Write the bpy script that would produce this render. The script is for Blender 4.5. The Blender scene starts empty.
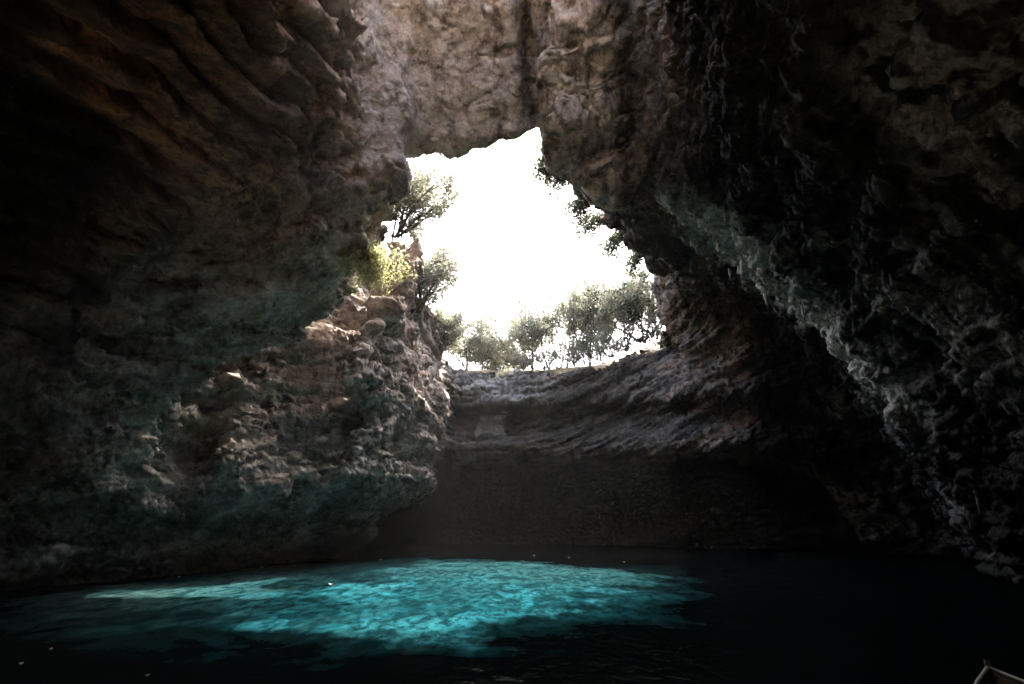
import bpy, math, random
import numpy as np
from mathutils import Vector, Matrix

SC = bpy.context.scene
COL = SC.collection
R = math.radians

# ------------------------------------------------------------------ helpers
def tag(o, label=None, cat=None, group=None, kind=None):
    if label: o["label"] = label
    if cat: o["category"] = cat
    if group: o["group"] = group
    if kind: o["kind"] = kind
    return o

def empty(name, loc, parent=None):
    o = bpy.data.objects.new(name, None)
    o.empty_display_size = 0.3
    o.location = loc
    COL.objects.link(o)
    if parent: o.parent = parent
    return o

def mesh_obj(name, verts, faces, mat=None, parent=None, smooth=False, attrs=None):
    """verts (N,3) array, faces (M,4) or (M,3) int array -> one linked mesh object"""
    verts = np.ascontiguousarray(verts, dtype=np.float32)
    faces = np.ascontiguousarray(faces, dtype=np.int32)
    me = bpy.data.meshes.new(name)
    k = faces.shape[1]
    me.vertices.add(len(verts)); me.vertices.foreach_set("co", verts.ravel())
    me.loops.add(faces.size); me.loops.foreach_set("vertex_index", faces.ravel())
    me.polygons.add(len(faces))
    me.polygons.foreach_set("loop_start", np.arange(0, faces.size, k, dtype=np.int32))
    me.polygons.foreach_set("use_smooth", np.full(len(faces), smooth, dtype=bool))
    if attrs:
        for n, a in attrs.items():
            at = me.attributes.new(n, 'FLOAT', 'POINT')
            at.data.foreach_set("value", np.ascontiguousarray(a, dtype=np.float32))
    me.update(calc_edges=True)
    me.validate()
    if mat: me.materials.append(mat)
    o = bpy.data.objects.new(name, me)
    COL.objects.link(o)
    if parent: o.parent = parent
    return o

# ------------------------------------------------------------------ noise (numpy)
def _tables(seed):
    rs = np.random.RandomState(seed)
    p = rs.permutation(256).astype(np.int32)
    g = rs.normal(size=(256, 3)).astype(np.float32)
    g /= np.linalg.norm(g, axis=1, keepdims=True)
    return np.concatenate([p, p]), g

def perlin(P, seed=0):
    perm, grad = _tables(seed)
    out = np.empty(len(P), np.float32)
    CH = 400000
    for s in range(0, len(P), CH):
        q = P[s:s+CH].astype(np.float32)
        fl = np.floor(q); i = fl.astype(np.int32) & 255; f = q - fl
        u = f*f*f*(f*(f*6-15)+10)
        res = 0
        for dx in (0, 1):
            wx = u[:, 0] if dx else 1-u[:, 0]
            a = perm[(i[:, 0]+dx) & 255]
            for dy in (0, 1):
                wy = u[:, 1] if dy else 1-u[:, 1]
                b = perm[(a + ((i[:, 1]+dy) & 255))]
                for dz in (0, 1):
                    wz = u[:, 2] if dz else 1-u[:, 2]
                    h = perm[(b + ((i[:, 2]+dz) & 255))]
                    g = grad[h]
                    d = g[:, 0]*(f[:, 0]-dx) + g[:, 1]*(f[:, 1]-dy) + g[:, 2]*(f[:, 2]-dz)
                    res = res + wx*wy*wz*d
        out[s:s+CH] = res
    return out*1.5

def fbm(P, octaves=4, lac=2.05, gain=0.5, seed=0, ridged=False):
    a, t, n = 1.0, 0.0, 0.0
    Q = np.asarray(P, np.float32)
    for k in range(octaves):
        v = perlin(Q*(lac**k) + 17.3*k, seed+k)
        if ridged: v = 1-2*np.abs(v)
        t = t + a*v; n += a; a *= gain
    return t/n

def cells(P, seed=0):
    """F1, F2 distances and a random value of the nearest cell"""
    rs = np.random.RandomState(seed)
    perm = np.concatenate([rs.permutation(256)]*2).astype(np.int32)
    jit = rs.rand(256, 3).astype(np.float32); val = rs.rand(256).astype(np.float32)
    gr = rs.normal(size=(256, 3)).astype(np.float32); gr /= np.linalg.norm(gr, axis=1, keepdims=True)
    F1 = np.empty(len(P), np.float32); F2 = F1.copy(); V = F1.copy(); G = F1.copy()
    CH = 300000
    for s in range(0, len(P), CH):
        q = P[s:s+CH].astype(np.float32); fl = np.floor(q).astype(np.int32)
        f1 = np.full(len(q), 9., np.float32); f2 = f1.copy(); vv = np.zeros(len(q), np.float32); gg = vv.copy()
        for dx in (-1, 0, 1):
            for dy in (-1, 0, 1):
                for dz in (-1, 0, 1):
                    c = fl + np.array([dx, dy, dz], np.int32)
                    h = perm[perm[perm[c[:, 0] & 255] + (c[:, 1] & 255)] + (c[:, 2] & 255)]
                    dv = q - (c + jit[h]); d = np.sqrt((dv**2).sum(1))
                    m = d < f1
                    f2 = np.where(m, f1, np.minimum(f2, d))
                    vv = np.where(m, val[h], vv); gg = np.where(m, (dv*gr[h]).sum(1), gg)
                    f1 = np.where(m, d, f1)
        F1[s:s+CH] = f1; F2[s:s+CH] = f2; V[s:s+CH] = vv; G[s:s+CH] = gg
    return F1, F2, V, G

def sstep(a, b, x):
    t = np.clip((x-a)/(b-a), 0, 1); return t*t*(3-2*t)

def smax(a, b, k):
    h = np.clip(0.5 + 0.5*(a-b)/k, 0, 1)
    return b + (a-b)*h + k*h*(1-h)

def smin(a, b, k): return -smax(-a, -b, k)

# ------------------------------------------------------------------ the cave as a solid: rock with a chamber, a shaft and the open air cut out
VX = 0.25
X0, X1, Y0, Y1, Z0, Z1 = -27., 31., -9., 60., -4., 27.5
LZ = np.array([-4, 0, 2.0, 3.6, 5.5, 8, 10, 12, 14, 16, 18, 24], float)
LY = np.array([-9, -4, 4, 10, 14, 18, 21, 24, 26, 28, 31, 36, 40, 46, 60], float)
LX = {   # left boundary of the void, per section along the cave and per height in LZ
    -9: [-6]*12,
    -4: [-15, -15, -15, -14, -13, -12, -10, -7, -5, -4, -3, -3],
    4:  [-18, -18, -18, -17, -16, -14, -12.0, -8.5, -6, -4.5, -3, -3],
    10: [-20, -20, -19.5, -17.5, -16, -14.5, -12.4, -9.6, -7, -5.0, -4, -4],
    14: [-20, -20, -19, -17, -15.5, -14.0, -12.4, -9.6, -7.2, -5.0, -4.3, -4.3],
    18: [-18.5, -18.5, -18, -15.5, -14.0, -13.0, -11.2, -9.0, -6.8, -5.9, -5.6, -5.6],
    21: [-17, -17, -16.5, -14.5, -13.8, -12.8, -11.4, -9.2, -6.9, -5.9, -5.6, -5.6],
    24: [-15.5, -15.5, -15, -13, -12.4, -11.4, -8.2, -5.6, -4.5, -3.9, -3.8, -3.8],
    26: [-14.5, -14.5, -14, -12, -11.3, -10.4, -9.0, -7.2, -5.8, -4.8, -4.6, -4.6],
    28: [-13.5, -13.5, -13, -9.8, -8.8, -8.0, -7.6, -7.2, -7, -6.8, -6.8, -6.8],
    31: [-12, -12, -11.5, -7.9, -6.9, -6.4, -6.2, -5.6, -5.2, -4.9, -4.8, -4.8],
    36: [-10, -10, -9.5, -6.2, -5.5, -5.3, -5.3, -5.3, -5.1, -4.9, -4.8, -4.8],
    40: [-9.4, -9.4, -8.6, -5.3, -4.8, -4.8, -4.8, -4.8, -4.9, -5.2, -5.3, -5.4],
    46: [-8.5, -8.5, -7, -4.6, -4.0, -4.1, -4.2, -4.2, -4.4, -4.6, -5.0, -5.4],
    60: [-8.5, -8.5, -7, -4.6, -4.0, -4.1, -4.2, -4.2, -4.4, -4.6, -5.0, -5.4]}

nx, ny, nz = int((X1-X0)/VX)+1, int((Y1-Y0)/VX)+1, int((Z1-Z0)/VX)+1
gx = (X0 + VX*np.arange(nx)).astype(np.float32)
gy = (Y0 + VX*np.arange(ny)).astype(np.float32)
gz = (Z0 + VX*np.arange(nz)).astype(np.float32)

# left wall as a function of (y, z)
tab = np.array([LX[int(y)] for y in LY])
tz = np.array([np.interp(gz, LZ, row) for row in tab])                 # (sections, nz)
XL = np.array([np.interp(gy, LY, tz[:, k]) for k in range(nz)]).T      # (ny, nz)
def blur1(a, n, axis):
    for _ in range(n):
        p = np.concatenate([np.take(a, [0], axis), a, np.take(a, [-1], axis)], axis)
        m = a.shape[axis]
        a = (np.take(p, range(0, m), axis) + 2*np.take(p, range(1, m+1), axis) + np.take(p, range(2, m+2), axis))/4
    return a
XL = blur1(blur1(XL, 5, 0), 2, 1).astype(np.float32)

# right edge of the roof opening, as x over y, and the ceiling that falls away from it
XR = np.interp(gy, [-9, 0, 13, 20, 24, 28, 33, 37, 40, 43, 46, 50, 60],
                   [0, 0, 0.0, 0.5, 0.9, 3.1, 6.0, 8.0, 9.4, 10.2, 10.6, 10.9, 11]).astype(np.float32)
XR = (XR + (0.28*np.sin(1.3*gy) + 0.2*np.sin(2.9*gy+1))*sstep(24.5, 26, gy)).astype(np.float32)
S = gx[:, None] - XR[None, :]                                           # (nx, ny)
drop = np.interp(S, [-30, 0, 0.3, 2.6, 3.6, 6, 8, 10, 12, 14, 16, 18, 24],
                    [0, 0, 0.5, 1.7, 1.6, 3.0, 4.4, 6.2, 9.0, 12.4, 15.5, 19.5, 30])
near = np.minimum(gy-24.5, 0)
ZC = 16.6 + 0.21*near[None, :] - drop + 0.10*np.clip(0.6-gx, 0, 6)[:, None]
head = np.interp(gy, [5, 9, 12, 14, 15, 18, 22, 24.6], [0, 1.5, 2.6, 3.4, 9, 9, 4.2, 0])[None, :]*sstep(5.2, 3.6, S)  # headwall rising from the lip to an added skylight
ZC = ZC + head
ZC = ZC - np.interp(gy, [-9, -3, 3], [8, 3, 0])[None, :]
# jamb: the rock falls steeply where the right edge meets the far cliff
jam = sstep(38.5, 43, gy)[None, :]*np.interp(S, [-1, 0, 1.5, 5], [0, 1.0, 4.0, 7.5])
ZC = (ZC - jam).astype(np.float32)

# far cliff: y of its face over height, bowed round at both ends
FZ = [-4, 0, 2.5, 4.5, 5.6, 6.1, 6.6, 7.2, 7.6, 8.6, 9.2, 9.6, 10.0, 11.2, 11.7, 12.2, 13.0, 14.5, 24]
FYv = [53, 53, 52, 50, 47.5, 45.8, 45.6, 46.0, 46.6, 46.9, 46.2, 45.4, 45.7, 46.0, 46.2, 47.0, 49.5, 54, 70]
YFz = np.interp(gz, FZ, FYv).astype(np.float32)
bow = np.interp(gx, [-27, -7, -3, 2, 6, 9, 12, 16, 30], [-.5, -.5, 0.3, 0, -0.9, -2.6, -4.6, -5.5, -7]).astype(np.float32)

# open ground above the cave
gX, gY = np.meshgrid(gx, gy, indexing='ij')
far_t = np.interp(gx, [-27, -8, -4, 2, 6, 10, 14, 30], [15, 13.2, 12.2, 12.0, 12.6, 14.4, 16, 19])[:, None] \
        + 0.05*np.maximum(gY-48, 0)
left_t = np.interp(gy, [-9, 20, 27, 31, 35, 40, 46, 60], [24, 24, 20.5, 17.5, 15.8, 13.8, 12.2, 13.5])[None, :] + 1.3*np.clip(-5.6-gX, 0, 5)
roof_t = np.interp(gy, [-9, 10, 17, 20], [20, 20.5, 22, 24.2])[None, :] + 0*gX
wL = sstep(2, -4, gX)
T = np.where(gX < 3, left_t, 0) 
wfar = sstep(41.0, 44.5, gY + 0.12*(8-gX))
T = (1-wL)*roof_t + wL*left_t
T = (1-wfar)*T + wfar*np.minimum(far_t, np.where(gX < -3, left_t, 99))
T = np.clip(T, 0, 25).astype(np.float32)

x3, y3, z3 = gx[:, None, None], gy[None, :, None], gz[None, None, :]
left = (XL[None] - x3)*0.9
void = smax(left, (z3 - ZC[:, :, None])*0.75, 0.9)
void = smax(void, (y3 - (YFz[None, None, :] + bow[:, None, None]))*0.9, 0.6)
void = smax(void, -3.5 - y3, 1.0)
void = smax(void, x3 - 27.0 + 0*y3, 1.0)
# shaft from the opening upward
near_lip = (24.3 - y3) + 0.40*np.maximum(0.6-x3, 0) + 0.10*(z3-16) + 0.10*np.sin(2.3*x3) + 0.05*np.sin(5.1*x3+1)
sh = smax(left, (x3 - XR[None, :, None])*0.85 + 0.05*(z3-16), 0.5)
sh = smax(sh, near_lip, 0.7)
sh = smax(sh, (y3 - (YFz[None, None, :] + bow[:, None, None]))*0.9, 0.5)
sh = smax(sh, 9.0 - z3, 0.4)
void = smin(void, sh, 0.45)
# a slot added behind the left buttress, cut along the sun's line to let light in
yy = y3 - 0.625*z3; xx = x3 - 0.10*z3
rag = 0.5*np.sin(1.9*xx+0.4*z3) + 0.35*np.sin(0.9*z3-1.3*xx)
slot = np.maximum(np.maximum(20.4 - yy, yy - 24.0 - 4.6*sstep(-12, -8, xx) - rag), np.maximum(-13.2 - xx, xx + 7.9 - 1.4*sstep(24.5, 23, yy)))
slot = smax(slot*0.85, 1.6 - z3, 0.4)
void = smin(void, slot, 0.4)
# second roof hole, added out of view above the headwall to light the arch
hole = np.maximum(np.maximum(-4.6 - x3, x3 - 4.3), np.maximum(14.2 - y3, y3 - 20.8))
hole = smax(hole*0.9 + 0*z3, 16.0 - z3, 0.8)
void = smin(void, hole, 0.8)
# niche in the far cliff
nb = np.maximum(np.maximum(np.abs(x3-0.05)-0.5, np.abs(z3-8.0)-0.8), np.abs(y3-46.8)-1.8)
void = smin(void, nb + 0*x3, 0.25)
void = smin(void, (T[:, :, None] - z3)*0.9, 0.4)                        # open air
F = void.astype(np.float32)
del void, sh, nb, slot, xx, yy, hole, rag

# big shapes of the rock: warped bedding and boulders, only near the surface
BN = np.array([-0.36, 0.16, 0.92], np.float32); BN /= np.linalg.norm(BN)
idx = np.nonzero(np.abs(F) < 2.2)
P = np.stack([gx[idx[0]], gy[idx[1]], gz[idx[2]]], 1)
air = sstep(-1.0, 0.2, P[:, 2] - T[idx[0], idx[1]])
archm = sstep(-5.6, -4.0, P[:, 0])*sstep(2.6, 1.2, P[:, 0])*sstep(13, 15, P[:, 1])*sstep(28.5, 26.5, P[:, 1])*sstep(13, 15, P[:, 2])
warp = fbm(P*0.13, 2, seed=11)
n1 = fbm(P*0.19, 3, seed=21)
n2 = fbm(P*0.55, 2, seed=31)
amp = (1-0.75*air)*(1-0.88*archm)
farm = sstep(42, 44, P[:, 1])
amp = amp*(1-0.45*farm)
bed = (P@BN)/1.7 + 0.9*warp
saw = bed - np.floor(bed)
ledge = np.where(saw < 0.82, saw/0.82, (1-saw)/0.18) - 0.5
F[idx] += amp*(0.9*n1 + 0.22*n2 + 0.42*ledge*(0.6+0.8*np.clip(warp+0.4, 0, 1)))
# a curtain of rock hangs from the roof at the left corner of the opening
fin = np.maximum(np.maximum(x3 + 4.25 - 0.05*(z3-12) + 0.12*np.sin(2.1*z3), -7.6 - x3), np.maximum(22.2 - y3 + 0.1*np.sin(1.7*z3), y3 - 23.8))
fin = np.maximum(fin + 0*z3, np.maximum(12.7 + 0.4*(x3+6) - z3, z3 - 20.5))
F = smax(F, -fin.astype(np.float32), 0.3).astype(np.float32); del fin
del P, idx, warp, n1, n2, saw, bed, ledge

# ------------------------------------------------------------------ surface nets
def surface_nets(F):
    inside = F < 0
    c = 0
    shp = tuple(s-1 for s in F.shape)
    cnt = np.zeros(shp, np.int8)
    for i in (0, 1):
        for j in (0, 1):
            for k in (0, 1):
                cnt += inside[i:i+shp[0], j:j+shp[1], k:k+shp[2]]
    act = np.nonzero((cnt > 0) & (cnt < 8))
    ids = np.full(shp, -1, np.int32); n = len(act[0]); ids[act] = np.arange(n)
    corner = {}
    for i in (0, 1):
        for j in (0, 1):
            for k in (0, 1):
                corner[i, j, k] = F[act[0]+i, act[1]+j, act[2]+k]
    acc = np.zeros((n, 3), np.float32); m = np.zeros(n, np.float32)
    for a in corner:
        for ax in range(3):
            if a[ax]: continue
            b = list(a); b[ax] = 1; b = tuple(b)
            fa, fb = corner[a], corner[b]
            x = (fa < 0) != (fb < 0)
            t = np.where(x, fa/np.where(fa == fb, 1, fa-fb), 0)
            p = np.tile(np.array(a, np.float32), (n, 1)); p[:, ax] = t
            acc += np.where(x[:, None], p, 0); m += x
    V = (np.stack(act, 1) + acc/m[:, None])*VX + np.array([X0, Y0, Z0])
    Q = []
    for ax in range(3):
        sl0 = [slice(1, -1)]*3; sl1 = [slice(1, -1)]*3
        sl0[ax] = slice(0, -1); sl1[ax] = slice(1, None)
        A = inside[tuple(sl0)]; B = inside[tuple(sl1)]
        e = np.stack(np.nonzero(A != B), 1)
        av = A[tuple(e.T)]
        base = e.copy()
        o1, o2 = [(ax+1) % 3, (ax+2) % 3]
        base[:, o1] += 1; base[:, o2] += 1                              # grid index of the edge
        def cell(d1, d2):
            q = base.copy(); q[:, o1] -= d1; q[:, o2] -= d2
            return ids[tuple(q.T)]
        f = np.stack([cell(1, 1), cell(0, 1), cell(0, 0), cell(1, 0)], 1)
        f = np.where(av[:, None], f[:, ::-1], f)                        # normals point into the void
        Q.append(f)
    Q = np.concatenate(Q); Q = Q[(Q >= 0).all(1)]
    return V.astype(np.float32), Q

V, Q = surface_nets(F)
del F

def vnormals(V, Q):
    a, b, c, d = (V[Q[:, k]] for k in range(4))
    n = np.cross(c-a, d-b)
    N = np.zeros_like(V)
    for ax in range(3):
        s = 0
        for k in range(4):
            s = s + np.bincount(Q[:, k], n[:, ax], minlength=len(V))
        N[:, ax] = s
    return N/np.maximum(np.linalg.norm(N, axis=1, keepdims=True), 1e-9)

def compact(V, Q):
    used = np.unique(Q); m = np.full(len(V), -1, np.int64); m[used] = np.arange(len(used))
    return V[used], m[Q]

def subdivide(V, Q):
    E = np.concatenate([Q[:, [0, 1]], Q[:, [1, 2]], Q[:, [2, 3]], Q[:, [3, 0]]]).astype(np.int64)
    E.sort(1)
    key = E[:, 0]*len(V) + E[:, 1]
    u, inv = np.unique(key, return_inverse=True)
    ev = (V[u // len(V)] + V[u % len(V)])*0.5
    fv = V[Q].mean(1)
    n, m = len(V), len(Q)
    e = inv.reshape(4, m).T + n
    fc = np.arange(m) + n + len(ev)
    NV = np.concatenate([V, ev, fv])
    NQ = np.concatenate([np.stack([Q[:, k], e[:, k], fc, e[:, (k-1) % 4]], 1) for k in range(4)])
    return NV.astype(np.float32), NQ

def relax(V, Q, it, f=0.5):
    deg = np.zeros(len(V)); 
    for k in range(4): deg += np.bincount(Q[:, k], minlength=len(V))*2
    for _ in range(it):
        W = np.zeros_like(V)
        for ax in range(3):
            s = 0
            for k in range(4):
                s = s + np.bincount(Q[:, k], V[Q[:, (k+1) % 4], ax] + V[Q[:, (k-1) % 4], ax], minlength=len(V))
            W[:, ax] = s/np.maximum(deg, 1)
        V = V + f*(W-V)
    return V

def biggest(V, Q):
    lab = np.arange(len(V)); A = Q[:, [0, 1, 2, 3]].ravel(); B = Q[:, [1, 2, 3, 0]].ravel()
    while True:
        m = np.minimum(lab[A], lab[B]); new = lab.copy()
        np.minimum.at(new, A, m); np.minimum.at(new, B, m); new = new[new]
        if (new == lab).all(): break
        lab = new
    big = np.bincount(lab).argmax()
    return compact(V, Q[lab[Q[:, 0]] == big])
V, Q = biggest(V, Q)
# split the ground above from the rock of the cave
V = relax(V, Q, 1)
cen = V[Q].mean(1)
ix = np.clip(((cen[:, 0]-X0)/VX).astype(int), 0, nx-1); iy = np.clip(((cen[:, 1]-Y0)/VX).astype(int), 0, ny-1)
Nf = vnormals(V, Q)[Q].mean(1)
top = (cen[:, 2] > T[ix, iy]-0.9) & (Nf[:, 2] > 0.55) & (cen[:, 2] > 10.5)
under = cen[:, 2] < -1.2
VG, QG = compact(V, Q[top])
VR, QR = compact(V, Q[~top & ~under])

def masks(P):
    arch = sstep(-6.0, -5.0, P[:, 0])*sstep(2.0, 0.8, P[:, 0])*sstep(11, 14, P[:, 1])*sstep(28.6, 27.2, P[:, 1])*sstep(13, 15, P[:, 2])
    far = sstep(42, 44, P[:, 1])
    return arch, far

# middle scale: ledges along the bedding, jointed blocks
VR, QR = subdivide(VR, QR)
N = vnormals(VR, QR)
arch, far = masks(VR)
side_r = sstep(2, 6, VR[:, 0] - np.interp(VR[:, 1], gy, XR))*(1-far)
wp = np.stack([fbm(VR*0.35, 2, seed=41), fbm(VR*0.35, 2, seed=43), fbm(VR*0.35, 2, seed=45)], 1)
b = (VR@BN)/0.62 + 0.8*wp[:, 0]
sw = b - np.floor(b)
led = np.where(sw < 0.8, sw/0.8, (1-sw)/0.2) - 0.5
JN = np.array([0.75, -0.25, 0.62], np.float32); JN /= np.linalg.norm(JN)
j = (VR@JN)/0.9 + 0.9*wp[:, 1]
jw = j - np.floor(j)
jl = np.where(jw < 0.75, jw/0.75, (1-jw)/0.25) - 0.5
# local frame with the bedding as its third axis, so that blocks come out as slabs
BX = np.cross(BN, [0, 1, 0]).astype(np.float32); BX /= np.linalg.norm(BX); BY = np.cross(BN, BX)
def beds(P): return np.stack([P@BX, P@BY, P@BN], 1)
F1, F2, CV, CG = cells((beds(VR) + 0.9*wp)*np.array([0.55, 0.75, 1.25], np.float32), seed=5)
F1, F2, CV2, CG2 = cells((beds(VR) + 0.5*wp)*np.array([1.2, 1.6, 2.9], np.float32), seed=6)
crack = sstep(0.10, 0.0, F2-F1)
rough = fbm(VR*1.3, 3, seed=51)
VS = np.stack([VR[:, 0] + 0.25*VR[:, 2], VR[:, 1], 0.38*(VR[:, 2] - 0.5*VR[:, 0])], 1) + 0.45*wp
rid = fbm(VS*0.85, 4, gain=0.55, seed=55, ridged=True)
a_left = 1-side_r
am = (1-0.8*arch)
def hash2(a, b, seed):
    h = (a.astype(np.int64)*73856093) ^ (b.astype(np.int64)*19349663) ^ (seed*83492791)
    h = (h ^ (h >> 13))*1274126177 & 0x7fffffff
    return ((h ^ (h >> 16)) & 0xffff).astype(np.float32)/65535.
def blocks(B, th, ln, seed):
    """height and tilt of jointed blocks: beds of uneven thickness cut by two sets of joints"""
    w = B[:, 2]/th; w = w + 0.30*np.sin(w*1.7+seed) + 0.22*np.sin(w*0.61+2.1*seed)
    k = np.floor(w); z = np.zeros_like(k)
    bedv = hash2(k, z, seed)
    u = B[:, 0]/(ln*(0.6+0.9*hash2(k, z, seed+1))) + 13.7*hash2(k, z, seed+2)
    v = B[:, 1]/(ln*(0.6+0.9*hash2(k, z, seed+3))) + 13.7*hash2(k, z, seed+4)
    i, j = np.floor(u), np.floor(v)
    val = hash2(i*131+j, k, seed+5)
    tu, tv, tw = hash2(i*131+j, k, seed+6)-.5, hash2(i*131+j, k, seed+7)-.5, hash2(i*131+j, k, seed+8)-.3
    tilt = (u-i-.5)*tu + (v-j-.5)*tv + (w-k-.5)*tw
    return 0.55*(bedv-.5) + 0.55*(val-.5) + 0.8*tilt
WB = beds(VR) + 0.55*wp + 0.10*fbm(VR*2.2, 2, seed=47)[:, None]
bk1, bk2, bk3 = blocks(WB, 1.15, 2.3, 3), blocks(WB, 0.46, 0.85, 5), blocks(WB, 0.20, 0.38, 9)
DR = np.array([0.40, -0.22, -0.89], np.float32)                       # the way water runs down the right hand slab
along = VR@DR
VT = VR - along[:, None]*DR*0.82 + 0.30*wp
streak = fbm(VT*1.25, 4, gain=0.55, seed=57, ridged=True)
F1, F2, CV3, CG3 = cells((beds(VR) + 0.35*wp)*np.array([2.6, 3.1, 5.6], np.float32), seed=7)
zc = VR[:, 2] - 0.028*np.maximum(VR[:, 0]+2, 0)**2
HS = np.stack([VR[:, 0]*0.22, VR[:, 1]*0.22, zc*2.0], 1) + wp*0.5
hled = fbm(HS, 4, gain=0.6, seed=65, ridged=True)
farz = far*(0.15 + 0.85*sstep(5.0, 6.2, VR[:, 2]))
bkf = blocks(np.stack([VR[:, 0], VR[:, 1], zc], 1) + 0.35*wp, 0.42, 1.9, 21)
bkg = blocks(np.stack([VR[:, 0], VR[:, 1], zc], 1) + 0.25*wp, 0.19, 1.1, 27)
left_b = a_left*(1-far)
disp = am*(left_b*(0.62*bk1 + 0.34*bk2 + 0.14*bk3 + 0.16*CG + 0.12*(CV-0.5) - 0.05*crack)
           + side_r*(0.13*streak + 0.16*CG + 0.50*bk1 + 0.30*bk2 + 0.12*bk3) + 0.07*rough + farz*(0.26*hled + 0.42*bkf + 0.22*bkg + 0.10*bk1)) + arch*(0.12*rough + 0.10*rid + (0.2*CG + 0.12*bk1)*sstep(24, 22, VR[:, 1]))
# upper left roof: thick overlapping slabs hanging along the strike
slab_m = sstep(20.5, 17.5, VR[:, 1])*sstep(6.0, 8.5, VR[:, 2])*sstep(-3.8, -5.4, VR[:, 0])*sstep(3, 7, VR[:, 1])
SN = np.array([0.76, -0.20, 0.62], np.float32); SN /= np.linalg.norm(SN)
sb = (VR@SN)/0.85 + 0.50*wp[:, 2] + 0.25*wp[:, 0]
sf = sb - np.floor(sb)
slab = np.where(sf < 0.9, sf/0.9, (1-sf)/0.1) - 0.5
disp = disp*(1-0.35*slab_m) + 1.0*slab*slab_m*(0.5+1.0*np.clip(wp[:, 1]+0.5, 0, 1))
# fluted dripstone on the top band of the far cliff and on the right part of the arch
fl = np.abs(perlin(VR*np.array([2.6, 0.8, 0.12], np.float32), 61))
flm = far*sstep(9.3, 9.8, VR[:, 2])*sstep(12.2, 11.6, VR[:, 2])*sstep(3.0, 1.0, VR[:, 0])
disp += 0.35*(0.25-fl)*flm
st = VR[:, 0] - np.interp(VR[:, 1], gy, XR)
flr = sstep(-0.2, 0.3, st)*sstep(3.6, 2.8, st)*sstep(10, 14, VR[:, 1])*sstep(27, 24, VR[:, 1])*sstep(10, 13, VR[:, 2])
fl2 = np.abs(perlin(VR*np.array([1.9, 0.35, 0.5], np.float32), 63))
disp += 0.62*(0.3-fl2)*flr
lobe = sstep(0.1, 0.8, st)*sstep(4.2, 2.6, st)*sstep(17, 19, VR[:, 1])*sstep(27, 24, VR[:, 1])*sstep(12, 14, VR[:, 2])
crev = np.exp(-((st + 0.25 + 0.45*wp[:, 0] + 0.25*wp[:, 1])/0.30)**2)*sstep(18, 19, VR[:, 1])*sstep(25.5, 24.3, VR[:, 1])*sstep(14, 15, VR[:, 2])
disp += 0.75*lobe - 0.85*crev
crk = sstep(0.90, 0.98, 1-2*np.abs(perlin(VR*0.42 + 0.5*wp, 67)))*np.maximum(arch, lobe)
disp += arch*0.55*fbm(VR*0.4, 2, seed=69) - 0.07*crk
VR = VR + N*disp[:, None]

# fine scale
VR, QR = subdivide(VR, QR)
N = vnormals(VR, QR)
arch, far = masks(VR)
f1 = fbm(VR*3.1, 3, seed=71, ridged=True)
f2 = fbm(VR*6.5, 2, seed=75)
_, _, cv, cg = cells(beds(VR)*np.array([2.6, 3.0, 5.0], np.float32) + f2[:, None]*0.35, seed=8)
VR = VR + N*((1-0.5*arch)*(0.05*f1 + 0.05*f2 + 0.03*(cv-0.5) + 0.05*cg))[:, None]
VR = VR.astype(np.float32)

# ------------------------------------------------------------------ colours of the rock (its own stains, with some painted light and shade): masks per vertex
s1 = fbm(VR*0.22, 3, seed=81); s2 = fbm(VR*0.6 + 3*s1[:, None]*0.2, 3, seed=85)
st = VR[:, 0] - np.interp(VR[:, 1], gy, XR)
left_near = sstep(-3, -6, VR[:, 0])
orange = np.clip(0.85 + 1.2*s1 + 0.5*s2, 0, 1)*sstep(9.5, 11.5, VR[:, 2]+s1)*sstep(-3.8, -5, VR[:, 0])*sstep(-10.5, -9.0, VR[:, 0]+s2)*sstep(24, 19, VR[:, 1])*sstep(10.5, 13, VR[:, 1])
pink = np.clip(0.2 + 1.4*s2, 0, 1)*sstep(4.5, 7.5, VR[:, 2])*sstep(22, 26, VR[:, 1])*sstep(44.5, 43, VR[:, 1])*sstep(-2, -4, VR[:, 0])
green = np.clip(0.6 + 0.9*s2, 0, 1)*sstep(2, -2, VR[:, 0])*sstep(10.5, 5.5, VR[:, 2] + 1.5*s1)
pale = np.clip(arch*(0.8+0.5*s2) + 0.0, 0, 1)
flr = sstep(-0.2, 0.4, st)*sstep(3.4, 2.8, st)*sstep(10, 14, VR[:, 1])*sstep(28, 25, VR[:, 1])*sstep(10, 13, VR[:, 2])
pale = np.maximum(pale, flr*np.clip(0.8+1.0*s2, 0, 1))
# light bounced off the water, painted as a pale wash on the right slab
wl = np.array([(7.6, 23.8), (9.3, 26.3), (11.0, 27.8), (13.0, 28.7), (13.6, 27.0), (13.8, 24.5)], np.float32); ds = np.full(len(VR), 99., np.float32)
for a_, b_ in zip(wl[:-1], wl[1:]):
    d_ = b_-a_; t_ = np.clip(((VR[:, :2]-a_)@d_)/(d_@d_), 0, 1); ds = np.minimum(ds, np.linalg.norm(VR[:, :2]-a_-t_[:, None]*d_, axis=1))
wash = sstep(3.2, 1.0, ds + 3.0*s2 + 1.0*s1)*sstep(4.5, 6.5, VR[:, 2])*sstep(14.5, 13.5, VR[:, 2])*(st > 4)
DR = np.array([0.40, -0.22, -0.89], np.float32)
VT = VR - (VR@DR)[:, None]*DR*0.88 + 0.5*s1[:, None]
glint_streak = sstep(0.42, 0.62, fbm(VT*0.9, 4, gain=0.6, seed=97, ridged=True))*sstep(5, 7, st)*sstep(-0.1, 0.25, s1+0.5*s2)  # highlights on the right wall painted as pale streaks
calc_light = np.clip(np.maximum(wash, 0.35*glint_streak), 0, 1)*(1-sstep(42, 44, VR[:, 1]))
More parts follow.
